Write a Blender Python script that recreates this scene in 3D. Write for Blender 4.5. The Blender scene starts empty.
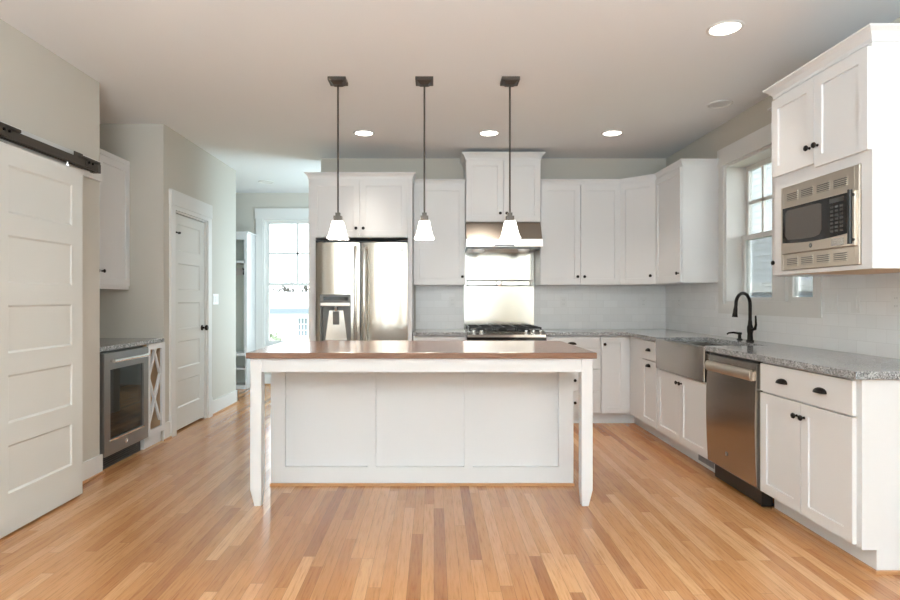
import bpy, bmesh, math, random
from mathutils import Vector, Matrix
random.seed(7)
PI = math.pi
S = bpy.context.scene
COL = S.collection

# ------------------------------------------------------------------ camera, world, lights, exposure
cam = bpy.data.cameras.new('camera'); camo = bpy.data.objects.new('camera', cam); COL.objects.link(camo)
cam.sensor_width = 36.0; cam.lens = 580.0 / 900.0 * 36.0
cam.shift_x = (450 - 434) / 900.0; cam.shift_y = -1.0 / 900.0
camo.location = (0, 0, 1.24); camo.rotation_euler = (PI / 2, 0, 0)
S.camera = camo

S.view_settings.view_transform = 'Standard'; S.view_settings.look = 'None'
S.view_settings.gamma = 1.0; S.view_settings.use_curve_mapping = False
S.view_settings.exposure = 0.66

w = bpy.data.worlds.new('world'); S.world = w; w.use_nodes = True
nt = w.node_tree; nt.nodes.clear()
out = nt.nodes.new('ShaderNodeOutputWorld'); bg = nt.nodes.new('ShaderNodeBackground')
sky = nt.nodes.new('ShaderNodeTexSky'); sky.sky_type = 'HOSEK_WILKIE'; sky.turbidity = 7
sky.sun_direction = Vector((-0.3, -0.5, 0.8)).normalized()
mixw = nt.nodes.new('ShaderNodeMixRGB'); mixw.inputs[0].default_value = 0.82
mixw.inputs[2].default_value = (0.93, 0.97, 1.0, 1)
nt.links.new(sky.outputs[0], mixw.inputs[1]); nt.links.new(mixw.outputs[0], bg.inputs[0])
bg.inputs[1].default_value = 6.0
nt.links.new(bg.outputs[0], out.inputs[0])


def area(name, loc, rot, sx, sy, power, col=(1, 1, 1), portal=False):
    l = bpy.data.lights.new(name, 'AREA'); l.shape = 'RECTANGLE'; l.size = sx; l.size_y = sy
    l.energy = power; l.color = col
    o = bpy.data.objects.new(name, l); o.location = loc; o.rotation_euler = rot; COL.objects.link(o)
    if portal: l.cycles.is_portal = True
    return o


# lamps standing in for living room windows behind the camera; side pair added fill
area('daylight_rear_window', (-1.15, -4.45, 1.4), (PI / 2, 0, 0), 1.9, 2.1, 12, (0.78, 0.91, 1.0))
area('daylight_rear_patio_door', (0.95, -4.45, 1.4), (PI / 2, 0, 0), 1.3, 2.1, 8, (0.78, 0.91, 1.0))
area('side_fill_left', (-2.30, -1.6, 1.45), (PI / 2, 0, -PI / 2), 2.4, 1.8, 10, (0.80, 0.92, 1.0))
area('side_fill_right', (2.50, -1.4, 1.45), (PI / 2, 0, PI / 2), 2.4, 1.8, 12, (0.80, 0.92, 1.0))
# added fill behind the camera: one lamp facing down, one up as bounced flash
area('ceiling_fill', (0.1, -1.9, 2.74), (0, 0, 0), 3.4, 2.6, 12, (0.84, 0.935, 1.0))
area('bounce_fill', (0.1, -2.2, 1.0), (PI, 0, 0), 1.6, 1.6, 440, (0.74, 0.89, 1.0))
area('hall_fill', (-0.55, 6.85, 1.35), (PI / 2, 0, math.radians(52)), 0.9, 1.9, 34, (0.66, 0.88, 1.0))  # added fill brightening the locker and hall, hidden behind the kitchen wall
area('sky_portal_sink', (2.78, 4.45, 1.8), (PI / 2, 0, PI / 2), 1.2, 1.2, 1, portal=True)
area('sky_portal_hall', (-2.0, 8.56, 1.48), (PI / 2, 0, PI), 0.95, 1.86, 1, portal=True)


# ------------------------------------------------------------------ materials
def mat(name, col=(0.8, 0.8, 0.8), rough=0.5, metal=0.0, spec=0.5, coat=0.0):
    m = bpy.data.materials.new(name); m.use_nodes = True
    b = m.node_tree.nodes['Principled BSDF']
    b.inputs['Base Color'].default_value = (*col, 1); b.inputs['Roughness'].default_value = rough
    b.inputs['Metallic'].default_value = metal; b.inputs['Specular IOR Level'].default_value = spec
    b.inputs['Coat Weight'].default_value = coat
    return m


def nodes(m):
    t = m.node_tree
    return t, t.nodes, t.links, t.nodes['Principled BSDF']


def mth(t, op, a=None, b=None, c=None):
    n = t.nodes.new('ShaderNodeMath'); n.operation = op
    for i, v in enumerate((a, b, c)):
        if v is None: continue
        if isinstance(v, (int, float)): n.inputs[i].default_value = v
        else: t.links.new(v, n.inputs[i])
    return n.outputs[0]


def ramp(t, fac, stops):
    n = t.nodes.new('ShaderNodeValToRGB'); e = n.color_ramp.elements
    while len(e) > 1: e.remove(e[-1])
    e[0].position = stops[0][0]; e[0].color = (*stops[0][1], 1)
    for p, c in stops[1:]:
        x = e.new(p); x.color = (*c, 1)
    t.links.new(fac, n.inputs[0])
    return n.outputs[0]


def mixc(t, fac, a, b, mode='MIX'):
    n = t.nodes.new('ShaderNodeMix'); n.data_type = 'RGBA'; n.blend_type = mode
    for s, v in ((0, fac), (6, a), (7, b)):
        if isinstance(v, (int, float)): n.inputs[s].default_value = v
        elif isinstance(v, tuple): n.inputs[s].default_value = (*v, 1)
        else: t.links.new(v, n.inputs[s])
    return n.outputs[2]


def noise(t, vec, scale, detail=3, rough=0.5):
    n = t.nodes.new('ShaderNodeTexNoise'); n.inputs['Scale'].default_value = scale
    n.inputs['Detail'].default_value = detail; n.inputs['Roughness'].default_value = rough
    if vec is not None: t.links.new(vec, n.inputs['Vector'])
    return n.outputs[0]


def position(t, scale=(1, 1, 1), obj=False):
    mp = t.nodes.new('ShaderNodeMapping'); mp.inputs['Scale'].default_value = scale
    if obj:
        g = t.nodes.new('ShaderNodeTexCoord'); t.links.new(g.outputs['Object'], mp.inputs[0])
    else:
        g = t.nodes.new('ShaderNodeNewGeometry'); t.links.new(g.outputs['Position'], mp.inputs[0])
    return mp.outputs[0]


def bump(t, b, h, strength=0.2, dist=0.002):
    n = t.nodes.new('ShaderNodeBump'); n.inputs['Strength'].default_value = strength
    n.inputs['Distance'].default_value = dist
    t.links.new(h, n.inputs['Height']); t.links.new(n.outputs[0], b.inputs['Normal'])


def planks(name, pw, pl, stops, along='y', rough=0.3, gap=0.6, gw=0.02, grain=0.35, streak=0.55):
    m = mat(name, rough=rough); t, N, L, b = nodes(m)
    g = N.new('ShaderNodeNewGeometry'); sp = N.new('ShaderNodeSeparateXYZ'); L.new(g.outputs['Position'], sp.inputs[0])
    u, v = (sp.outputs['X'], sp.outputs['Y']) if along == 'y' else (sp.outputs['Y'], sp.outputs['X'])
    ru = mth(t, 'DIVIDE', u, pw); iu = mth(t, 'FLOOR', ru); fu = mth(t, 'FRACT', ru)
    wn = N.new('ShaderNodeTexWhiteNoise'); wn.noise_dimensions = '1D'; L.new(iu, wn.inputs['W'])
    rv = mth(t, 'ADD', mth(t, 'DIVIDE', v, pl), mth(t, 'MULTIPLY', wn.outputs[0], 7.3))
    iv = mth(t, 'FLOOR', rv); fv = mth(t, 'FRACT', rv)
    cb = N.new('ShaderNodeCombineXYZ'); L.new(iu, cb.inputs[0]); L.new(iv, cb.inputs[1])
    w2 = N.new('ShaderNodeTexWhiteNoise'); w2.noise_dimensions = '2D'; L.new(cb.outputs[0], w2.inputs['Vector'])
    sc = (26, 1.6, 26) if along == 'y' else (1.6, 26, 26)
    mp = N.new('ShaderNodeMapping'); mp.inputs['Scale'].default_value = sc
    off = N.new('ShaderNodeVectorMath'); off.operation = 'SCALE'; L.new(w2.outputs['Color'], off.inputs[0]); off.inputs['Scale'].default_value = 5.0
    add = N.new('ShaderNodeVectorMath'); L.new(g.outputs['Position'], add.inputs[0]); L.new(off.outputs[0], add.inputs[1])
    L.new(add.outputs[0], mp.inputs[0])
    gr = noise(t, mp.outputs[0], 1.0, 5, 0.6)
    gr2 = noise(t, mp.outputs[0], 4.0, 4, 0.65)
    f = mth(t, 'ADD', mth(t, 'MULTIPLY', w2.outputs[0], 1 - grain), mth(t, 'MULTIPLY', gr, grain))
    c = ramp(t, f, stops)
    dk = ramp(t, gr2, [(0.30, (0.66, 0.56, 0.47)), (0.44, (0.90, 0.86, 0.82)), (0.58, (1, 1, 1))])
    c = mixc(t, streak, c, dk, 'MULTIPLY')
    e = mth(t, 'MINIMUM', mth(t, 'MINIMUM', fu, mth(t, 'SUBTRACT', 1.0, fu)),
            mth(t, 'MULTIPLY', mth(t, 'MINIMUM', fv, mth(t, 'SUBTRACT', 1.0, fv)), pl / pw))
    ge = mth(t, 'LESS_THAN', e, gw)
    c = mixc(t, mth(t, 'MULTIPLY', ge, gap), c, (0.13, 0.06, 0.025))
    L.new(c, b.inputs['Base Color'])
    bump(t, b, mth(t, 'SUBTRACT', mth(t, 'MULTIPLY', gr, 0.1), ge), 0.06, 0.001)
    L.new(mth(t, 'ADD', rough - 0.06, mth(t, 'MULTIPLY', gr, 0.08)), b.inputs['Roughness'])
    return m


M = {}
M['floor'] = planks('oak_strip_floor', 0.0572, 1.25,
                    [(0.05, (0.36, 0.150, 0.054)), (0.22, (0.47, 0.212, 0.080)), (0.50, (0.54, 0.258, 0.102)), (0.74, (0.59, 0.297, 0.124)), (0.95, (0.68, 0.385, 0.182))],
                    rough=0.25, gap=0.5, streak=0.9, grain=0.12)
M['floor'].node_tree.nodes['Principled BSDF'].inputs['Coat Weight'].default_value = 0.2
M['floor'].node_tree.nodes['Principled BSDF'].inputs['Coat Roughness'].default_value = 0.12
M['walnut'] = planks('walnut_block', 0.045, 0.9,
                     [(0.1, (0.15, 0.072, 0.042)), (0.5, (0.25, 0.125, 0.075)), (0.9, (0.36, 0.19, 0.115))],
                     along='x', rough=0.24, gap=0.35, gw=0.015)
M['walnut'].node_tree.nodes['Principled BSDF'].inputs['Coat Weight'].default_value = 0.3
M['walnut'].node_tree.nodes['Principled BSDF'].inputs['Coat Roughness'].default_value = 0.2
M['wall'] = mat('greige_wall_paint', (0.565, 0.535, 0.475), 0.75, spec=0.25)
M['ceiling'] = mat('warm_ceiling_paint', (0.80, 0.805, 0.805), 0.85, spec=0.2)
M['trim'] = mat('white_trim_paint', (0.70, 0.69, 0.665), 0.4)
M['door_paint'] = mat('soft_white_door_paint', (0.66, 0.655, 0.615), 0.45)
M['white'] = mat('white_cabinet_paint', (0.70, 0.695, 0.69), 0.38)
M['toe'] = mat('white_toe_board', (0.70, 0.695, 0.69), 0.5)
M['bronze'] = mat('oil_rubbed_bronze', (0.018, 0.014, 0.012), 0.35, 0.8)
M['track'] = mat('dark_track_iron', (0.085, 0.070, 0.057), 0.5, 0.6)
M['pewter'] = mat('aged_pewter', (0.10, 0.085, 0.073), 0.45, 0.8)
M['black'] = mat('black_plastic', (0.008, 0.008, 0.008), 0.4)
M['iron'] = mat('cast_iron_grate', (0.012, 0.012, 0.012), 0.55)
M['blackglass'] = mat('black_glass', (0.010, 0.009, 0.008), 0.06)
M['windowglass_dark'] = mat('tinted_oven_glass', (0.085, 0.075, 0.066), 0.15)
M['button'] = mat('grey_button_print', (0.055, 0.053, 0.05), 0.4)
M['raw'] = mat('raw_maple', (0.62, 0.42, 0.25), 0.5)
M['oakshoe'] = mat('oak_shoe_moulding', (0.52, 0.27, 0.12), 0.35)
M['plate'] = mat('white_cover_plate', (0.80, 0.80, 0.79), 0.3)
M['slot'] = mat('slot_grey', (0.25, 0.25, 0.25), 0.5)
M['chrome'] = mat('polished_steel', (0.78, 0.77, 0.75), 0.12, 1.0)
M['greyplastic'] = mat('grey_plastic', (0.13, 0.127, 0.12), 0.35, 0.3)
M['locker_back'] = mat('pale_sage_back', (0.74, 0.80, 0.75), 0.5)


def steel(name, col, rough, vertical=False):
    m = mat(name, col, rough, 1.0); t, N, L, b = nodes(m)
    n = noise(t, position(t, (1.5, 1.5, 260) if not vertical else (260, 260, 1.5), True), 1.0, 2)
    L.new(mth(t, 'ADD', rough - 0.05, mth(t, 'MULTIPLY', n, 0.10)), b.inputs['Roughness'])
    bump(t, b, n, 0.02, 0.0005)
    return m


M['steel'] = steel('brushed_steel', (0.55, 0.525, 0.49), 0.24)
M['steel_v'] = steel('brushed_steel_doors', (0.60, 0.565, 0.51), 0.17, True)
M['steel_sheet'] = steel('steel_splash_sheet', (0.56, 0.545, 0.50), 0.14)
M['steel_dark'] = steel('grey_cooler_steel', (0.31, 0.305, 0.30), 0.35)
M['steel_hood'] = steel('brushed_hood_steel', (0.42, 0.37, 0.32), 0.40)
M['steel_door'] = steel('brushed_dishwasher_steel', (0.44, 0.41, 0.375), 0.24)
M['steel_warm'] = steel('brushed_steel_trim', (0.56, 0.50, 0.43), 0.36)

# granite: pale grey with dark and light flecks
m = M['granite'] = mat('speckled_grey_granite', rough=0.12); t, N, L, b = nodes(m)
pos = position(t)
v1 = N.new('ShaderNodeTexVoronoi'); v1.inputs['Scale'].default_value = 190; L.new(pos, v1.inputs['Vector'])
c1 = ramp(t, v1.outputs['Color'], [(0.1, (0.10, 0.10, 0.105)), (0.35, (0.26, 0.265, 0.27)), (0.6, (0.42, 0.425, 0.43)), (0.9, (0.60, 0.61, 0.62))])
n1 = noise(t, pos, 28, 4, 0.7)
c2 = ramp(t, n1, [(0.38, (0.55, 0.54, 0.53)), (0.6, (1, 1, 1))])
L.new(mixc(t, 0.8, c1, c2, 'MULTIPLY'), b.inputs['Base Color'])


def tile(name, axis):
    m = mat(name, rough=0.30, spec=0.35); t, N, L, b = nodes(m)
    g = N.new('ShaderNodeNewGeometry'); sp = N.new('ShaderNodeSeparateXYZ'); L.new(g.outputs['Position'], sp.inputs[0])
    cb = N.new('ShaderNodeCombineXYZ'); L.new(sp.outputs[axis], cb.inputs[0])
    L.new(mth(t, 'SUBTRACT', sp.outputs['Z'], 0.914), cb.inputs[1])
    br = N.new('ShaderNodeTexBrick'); br.offset = 0.5; L.new(cb.outputs[0], br.inputs['Vector'])
    br.inputs['Scale'].default_value = 1.0; br.inputs['Brick Width'].default_value = 0.154
    br.inputs['Row Height'].default_value = 0.078; br.inputs['Mortar Size'].default_value = 0.0018
    br.inputs['Mortar Smooth'].default_value = 0.2
    br.inputs['Color1'].default_value = (0.85, 0.85, 0.845, 1); br.inputs['Color2'].default_value = (0.80, 0.80, 0.795, 1)
    br.inputs['Mortar'].default_value = (0.755, 0.75, 0.74, 1)
    L.new(br.outputs[0], b.inputs['Base Color'])
    bump(t, b, mth(t, 'SUBTRACT', 1.0, br.outputs['Fac']), 0.35, 0.001)
    return m


M['tile_back'] = tile('white_subway_tile_back', 'X'); M['tile_right'] = tile('white_subway_tile_right', 'Y')


def emit(name, col, strength, base=None):
    m = mat(name, base or col, 0.4); b = m.node_tree.nodes['Principled BSDF']
    b.inputs['Emission Color'].default_value = (*col, 1); b.inputs['Emission Strength'].default_value = strength
    return m


M['shade'] = emit('lit_frosted_glass', (1.0, 0.93, 0.82), 2.2, (0.85, 0.83, 0.8))
M['lens'] = emit('lit_downlight_lens', (1.0, 0.95, 0.88), 6.0)
M['lens_off'] = mat('unlit_downlight_lens', (0.72, 0.72, 0.70), 0.4)


def glassmat(name, tint, gloss):
    m = bpy.data.materials.new(name); m.use_nodes = True; t = m.node_tree; t.nodes.clear()
    o = t.nodes.new('ShaderNodeOutputMaterial'); mx = t.nodes.new('ShaderNodeMixShader')
    tr = t.nodes.new('ShaderNodeBsdfTransparent'); gl = t.nodes.new('ShaderNodeBsdfGlossy')
    tr.inputs[0].default_value = (*tint, 1); gl.inputs['Roughness'].default_value = 0.02
    lw = t.nodes.new('ShaderNodeFresnel'); lw.inputs[0].default_value = 1.45
    mu = mth(t, 'MULTIPLY', lw.outputs[0], gloss)
    t.links.new(mu, mx.inputs[0]); t.links.new(tr.outputs[0], mx.inputs[1]); t.links.new(gl.outputs[0], mx.inputs[2])
    t.links.new(mx.outputs[0], o.inputs[0])
    return m


M['glass'] = glassmat('clear_window_glass', (0.96, 0.98, 0.98), 0.8)
M['cooler_glass'] = glassmat('smoked_cooler_glass', (0.42, 0.41, 0.40), 1.6)
m = M['screen'] = bpy.data.materials.new('insect_screen'); m.use_nodes = True; t = m.node_tree; t.nodes.clear()
o = t.nodes.new('ShaderNodeOutputMaterial'); mx = t.nodes.new('ShaderNodeMixShader'); mx.inputs[0].default_value = 0.36
tr = t.nodes.new('ShaderNodeBsdfTransparent'); df = t.nodes.new('ShaderNodeBsdfDiffuse'); df.inputs[0].default_value = (0.10, 0.11, 0.12, 1)
t.links.new(tr.outputs[0], mx.inputs[1]); t.links.new(df.outputs[0], mx.inputs[2]); t.links.new(mx.outputs[0], o.inputs[0])

M['siding'] = mat('pale_blue_siding', (0.62, 0.66, 0.70), 0.7)
M['house_white'] = mat('white_house_trim', (0.8, 0.8, 0.8), 0.6)
M['roof'] = mat('grey_shingle_roof', (0.10, 0.105, 0.115), 0.9)
M['pale_roof'] = mat('pale_metal_roof', (0.32, 0.33, 0.34), 0.8)
M['foundation'] = mat('slate_foundation', (0.14, 0.17, 0.21), 0.8)
M['bark'] = mat('grey_bark', (0.06, 0.055, 0.052), 0.9)
M['leaf'] = mat('grey_green_leaf', (0.16, 0.20, 0.13), 0.8)
m = M['lawn'] = mat('lawn_green', rough=0.95); t, N, L, b = nodes(m)
L.new(ramp(t, noise(t, position(t), 3, 4), [(0.3, (0.25, 0.30, 0.16)), (0.7, (0.42, 0.44, 0.30))]), b.inputs['Base Color'])


# ------------------------------------------------------------------ mesh helpers
class MB:
    def __init__(s): s.v = []; s.f = []

    def add(s, vs, fs):
        n = len(s.v); s.v += [tuple(p) for p in vs]; s.f += [tuple(i + n for i in f) for f in fs]; return s

    def box(s, x0, x1, y0, y1, z0, z1):
        x0, x1 = sorted((x0, x1)); y0, y1 = sorted((y0, y1)); z0, z1 = sorted((z0, z1))
        v = [(x0, y0, z0), (x1, y0, z0), (x1, y1, z0), (x0, y1, z0), (x0, y0, z1), (x1, y0, z1), (x1, y1, z1), (x0, y1, z1)]
        return s.add(v, [(0, 3, 2, 1), (4, 5, 6, 7), (0, 1, 5, 4), (1, 2, 6, 5), (2, 3, 7, 6), (3, 0, 4, 7)])

    def frustum(s, b0, z0, b1, z1):
        v = [(b0[0], b0[2], z0), (b0[1], b0[2], z0), (b0[1], b0[3], z0), (b0[0], b0[3], z0),
             (b1[0], b1[2], z1), (b1[1], b1[2], z1), (b1[1], b1[3], z1), (b1[0], b1[3], z1)]
        return s.add(v, [(0, 3, 2, 1), (4, 5, 6, 7), (0, 1, 5, 4), (1, 2, 6, 5), (2, 3, 7, 6), (3, 0, 4, 7)])

    def prism_x(s, prof, x0, x1):      # prof: (y, z) loop
        n = len(prof)
        v = [(x0, y, z) for y, z in prof] + [(x1, y, z) for y, z in prof]
        return s.add(v, [tuple(range(n)), tuple(range(2 * n - 1, n - 1, -1))] + [(i, i + n, (i + 1) % n + n, (i + 1) % n) for i in range(n)])

    def prism_z(s, prof, z0, z1):      # prof: (x, y) loop
        n = len(prof)
        v = [(x, y, z0) for x, y in prof] + [(x, y, z1) for x, y in prof]
        return s.add(v, [tuple(range(n - 1, -1, -1)), tuple(range(n, 2 * n))] + [(i, (i + 1) % n, (i + 1) % n + n, i + n) for i in range(n)])

    def prism_y(s, prof, y0, y1):      # prof: (x, z) loop
        n = len(prof)
        v = [(x, y0, z) for x, z in prof] + [(x, y1, z) for x, z in prof]
        return s.add(v, [tuple(range(n)), tuple(range(2 * n - 1, n - 1, -1))] + [(i, i + n, (i + 1) % n + n, (i + 1) % n) for i in range(n)])

    def lathe(s, prof, c=(0, 0, 0), axis='z', n=20):   # prof: (r, h)
        vs = []; fs = []
        for r, h in prof:
            for k in range(n):
                a = 2 * PI * k / n; p, q = r * math.cos(a), r * math.sin(a)
                if axis == 'z': vs.append((c[0] + p, c[1] + q, c[2] + h))
                elif axis == 'y': vs.append((c[0] + p, c[1] + h, c[2] + q))
                else: vs.append((c[0] + h, c[1] + p, c[2] + q))
        for i in range(len(prof) - 1):
            for k in range(n):
                fs.append((i * n + k, i * n + (k + 1) % n, (i + 1) * n + (k + 1) % n, (i + 1) * n + k))
        if prof[0][0] > 1e-6: fs.append(tuple(range(n - 1, -1, -1)))
        if prof[-1][0] > 1e-6: fs.append(tuple((len(prof) - 1) * n + k for k in range(n)))
        return s.add(vs, fs)

    def tube(s, pts, r, n=10, closed_ends=True):
        pts = [Vector(p) for p in pts]; rs = r if isinstance(r, (list, tuple)) else [r] * len(pts)
        vs = []; fs = []; prev = None
        for i, p in enumerate(pts):
            d = (pts[min(i + 1, len(pts) - 1)] - pts[max(i - 1, 0)]).normalized()
            if prev is None:
                a = Vector((0, 0, 1)) if abs(d.z) < 0.9 else Vector((1, 0, 0)); u = d.cross(a).normalized()
            else: u = (prev - d * prev.dot(d)).normalized()
            prev = u; wv = d.cross(u)
            for k in range(n):
                t_ = 2 * PI * k / n; vs.append(p + (u * math.cos(t_) + wv * math.sin(t_)) * rs[i])
        for i in range(len(pts) - 1):
            for k in range(n): fs.append((i * n + k, i * n + (k + 1) % n, (i + 1) * n + (k + 1) % n, (i + 1) * n + k))
        if closed_ends: fs += [tuple(range(n - 1, -1, -1)), tuple((len(pts) - 1) * n + k for k in range(n))]
        return s.add(vs, fs)


def obj(name, mb, m, parent=None, bevel=0.0, smooth=False, label=None, seg=2):
    me = bpy.data.meshes.new(name); me.from_pydata(mb.v, [], mb.f); me.update()
    bm = bmesh.new(); bm.from_mesh(me)
    bmesh.ops.remove_doubles(bm, verts=bm.verts, dist=1e-6) if smooth else None
    bmesh.ops.recalc_face_normals(bm, faces=bm.faces); bm.to_mesh(me); bm.free()
    me.materials.append(m)
    o = bpy.data.objects.new(name, me); COL.objects.link(o)
    if parent: o.parent = parent
    if smooth:
        for p in me.polygons: p.use_smooth = True
        md = o.modifiers.new('split', 'EDGE_SPLIT'); md.split_angle = math.radians(38)
    if bevel:
        md = o.modifiers.new('bevel', 'BEVEL'); md.width = bevel; md.segments = seg; md.limit_method = 'ANGLE'; md.angle_limit = math.radians(40)
    if label: o['label'] = label
    return o


def thing(name, label, cat, loc=(0, 0, 0), rz=0.0, group=None, kind=None):
    o = bpy.data.objects.new(name, None); COL.objects.link(o); o.empty_display_size = 0.1
    o.location = loc; o.rotation_euler = (0, 0, rz); o['label'] = label; o['category'] = cat
    if group: o['group'] = group
    if kind: o['kind'] = kind
    return o


def tag(o, label, cat, group=None, kind=None):
    o['label'] = label; o['category'] = cat
    if group: o['group'] = group
    if kind: o['kind'] = kind
    return o


def struct(name, mb, m, label=None, cat=None, **kw):
    o = obj(name, mb, m, **kw); o['kind'] = 'structure'
    o['label'] = label or name.replace('_', ' '); o['category'] = cat or name.split('_')[0]
    return o


def copy_tree(o, parent=None):
    c = o.copy(); COL.objects.link(c)
    if parent: c.parent = parent
    for ch in list(o.children): copy_tree(ch, c)
    return c


RIGHT, LEFT = -PI / 2, PI / 2     # things facing -X (on the right wall) / facing +X (on the left)


# panelled slab: x0..x1, z0..z1, front at yf, back at yb, one column of recessed panels
def slab(x0, x1, z0, z1, yf, yb, stile, panels, rec=0.009, slope=0.006):
    b = MB(); sl, sr = stile if isinstance(stile, tuple) else (stile, stile); p0, p1 = x0 + sl, x1 - sr
    b.box(x0, p0, yf, yb, z0, z1); b.box(p1, x1, yf, yb, z0, z1)
    zs = z0
    for a, c in panels:
        b.box(p0, p1, yf, yb, zs, a); zs = c
        b.box(p0, p1, yf + rec, yb, a, c)
        o_ = [(p0, yf, a), (p1, yf, a), (p1, yf, c), (p0, yf, c)]
        i_ = [(p0 + slope, yf + rec - 0.0002, a + slope), (p1 - slope, yf + rec - 0.0002, a + slope), (p1 - slope, yf + rec - 0.0002, c - slope), (p0 + slope, yf + rec - 0.0002, c - slope)]
        b.add(o_ + i_, [(k, (k + 1) % 4, (k + 1) % 4 + 4, k + 4) for k in range(4)])
    b.box(p0, p1, yf, yb, zs, z1)
    return b


def shaker(parent, x0, x1, z0, z1, name='door', m=None, rail=0.057, y=0.0, th=0.02):
    return obj(name, slab(x0, x1, z0, z1, y - th, y, rail, [(z0 + rail, z1 - rail)], slope=0.002), m or M['white'], parent)


def knob(parent, x, z, y=-0.02, r=0.0155):
    b = MB().lathe([(0.0075, 0), (0.006, -0.004), (0.0055, -0.012), (r * 0.8, -0.016), (r, -0.021), (r * 0.85, -0.027), (0, -0.030)], (x, y, z), 'y', 16)
    return obj('knob', b, M['bronze'], parent, smooth=True)


def cup_pull(parent, x, z, y=-0.02, wd=0.092, h=0.027, dp=0.024):
    b = MB(); nx, na = 14, 6; vs = []; fs = []
    for i in range(nx + 1):
        t_ = PI * i / nx; px = -math.cos(t_) * wd / 2; sc = max(math.sin(t_), 0.02) ** 0.7
        for k in range(na + 1):
            a = PI / 2 * k / na
            vs.append((x + px, y - dp * sc * math.cos(a) - 0.001, z + h * sc * math.sin(a)))
    for i in range(nx):
        for k in range(na): fs.append((i * (na + 1) + k, (i + 1) * (na + 1) + k, (i + 1) * (na + 1) + k + 1, i * (na + 1) + k + 1))
    b.add(vs, fs)
    return obj('cup_pull', b, M['bronze'], parent, smooth=True)


def crown(parent, wd, depth, z0, z1, proj, left=True, right=True, m=None, ld=None, rd=None):
    prof = [(0.0, z0), (0.006, z0), (0.008, z0 + 0.25 * (z1 - z0)), (proj * 0.55, z0 + 0.62 * (z1 - z0)), (proj * 0.92, z0 + 0.82 * (z1 - z0)), (proj, z0 + 0.86 * (z1 - z0)), (proj, z1), (0, z1)]
    b = MB(); rings = []
    for o_, z in prof:
        path = []
        if left: path += [(-o_, ld or depth)]
        path += [(-o_ if left else 0, -o_), (wd + o_ if right else wd, -o_)]
        if right: path += [(wd + o_, rd or depth)]
        rings.append([(px, py, z) for px, py in path])
    n = len(rings[0]); vs = [p for r in rings for p in r]; fs = []
    for i in range(len(prof) - 1):
        for k in range(n - 1): fs.append((i * n + k, i * n + k + 1, (i + 1) * n + k + 1, (i + 1) * n + k))
    b.add(vs, fs); b.box(0, wd, 0, depth, z1 - 0.004, z1 - 0.001)
    return obj('crown_moulding', b, m or M['white'], parent)


def emblem(parent, x, z, y, r=0.014):
    e = obj('emblem', MB().lathe([(r, 0), (r, -0.0015), (r * 0.86, -0.0022), (r * 0.82, -0.0012), (0, -0.0012)], (x, y, z), 'y', 24), M['greyplastic'], parent, smooth=True)
    c = bpy.data.curves.new('lettering', 'FONT'); c.body = 'GE'; c.size = r * 1.05; c.align_x = 'CENTER'; c.align_y = 'CENTER'; c.extrude = 0.0004
    c.materials.append(M['chrome'])
    tmp = bpy.data.objects.new('lettering_curve', c)
    me = bpy.data.meshes.new_from_object(tmp); bpy.data.objects.remove(tmp); me.name = 'lettering'
    o = bpy.data.objects.new('lettering', me); COL.objects.link(o); o.parent = e
    o.location = (x, y - 0.0018, z); o.rotation_euler = (PI / 2, 0, 0)
    return e


# ------------------------------------------------------------------ the setting
H = 2.775
struct('floor', MB().box(-4.0, 2.745, -4.7, 8.55, -0.12, 0.0), M['floor'], 'narrow oak strip floor running away from the camera', 'floor')
struct('ceiling', MB().box(-4.0, 2.745, -4.7, 8.55, H, H + 0.12), M['ceiling'], 'smooth painted ceiling', 'ceiling')
b = MB().box(-2.495, -2.375, -0.3, 4.12, 0, H)
b.box(-2.495, -2.375, -4.5, -0.3, 0, H)
b.box(-3.09, -2.495, 4.0, 4.12, 0, H)
struct('wall_left', b, M['wall'], 'greige wall carrying the sliding door', 'wall')
struct('wall_alcove', MB().box(-3.09, -2.97, 4.12, 5.08, 0, H), M['wall'], 'greige back of the drinks alcove', 'wall')
b = MB().box(-3.09, -2.37, 5.08, 5.2, 0, H); b.box(-2.49, -2.37, 5.2, 5.277, 0, H); b.box(-2.49, -2.37, 6.047, 6.94, 0, H)
b.box(-2.49, -2.37, 5.277, 6.047, 2.06, H); b.box(-3.6, -2.49, 6.82, 6.94, 0, H); b.box(-3.2, -3.09, 5.08, 6.82, 0, H)
struct('wall_hall', b, M['wall'], 'greige wall around the white hall door', 'wall')
b = MB().box(-3.72, -2.477, 8.4, 8.55, 0, H); b.box(-1.53, 0.42, 8.4, 8.55, 0, H)
b.box(-2.477, -1.53, 8.4, 8.55, 0, 0.55); b.box(-2.477, -1.53, 8.4, 8.55, 2.40, H)
struct('wall_mudroom', b, M['wall'], 'greige far wall of the hall with a tall window', 'wall')
struct('wall_mudroom_left', MB().box(-3.72, -3.6, 6.82, 8.4, 0, H), M['wall'], 'side wall of the hall behind the locker', 'wall')
struct('wall_mudroom_right', MB().box(0.3, 0.42, 6.45, 8.4, 0, H), M['wall'], 'hidden side wall of the hall', 'wall')
struct('wall_back', MB().box(-1.235, 2.745, 6.33, 6.45, 0, H), M['wall'], 'greige kitchen wall behind the range', 'wall')
b = MB().box(2.535, 2.745, -0.1, 3.85, 0, H); b.box(2.535, 2.745, 5.05, 6.33, 0, H); b.box(2.535, 2.745, 3.85, 5.05, 0, 1.2); b.box(2.535, 2.745, 3.85, 5.05, 2.4, H)
b.box(2.535, 2.745, -4.5, -0.1, 0, H)
struct('wall_right', b, M['wall'], 'greige wall with the window over the sink', 'wall')
b = MB().box(-2.375, 2.535, -4.62, -4.5, 0, H)
struct('wall_rear', b, M['wall'], 'wall behind the camera', 'wall')


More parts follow.
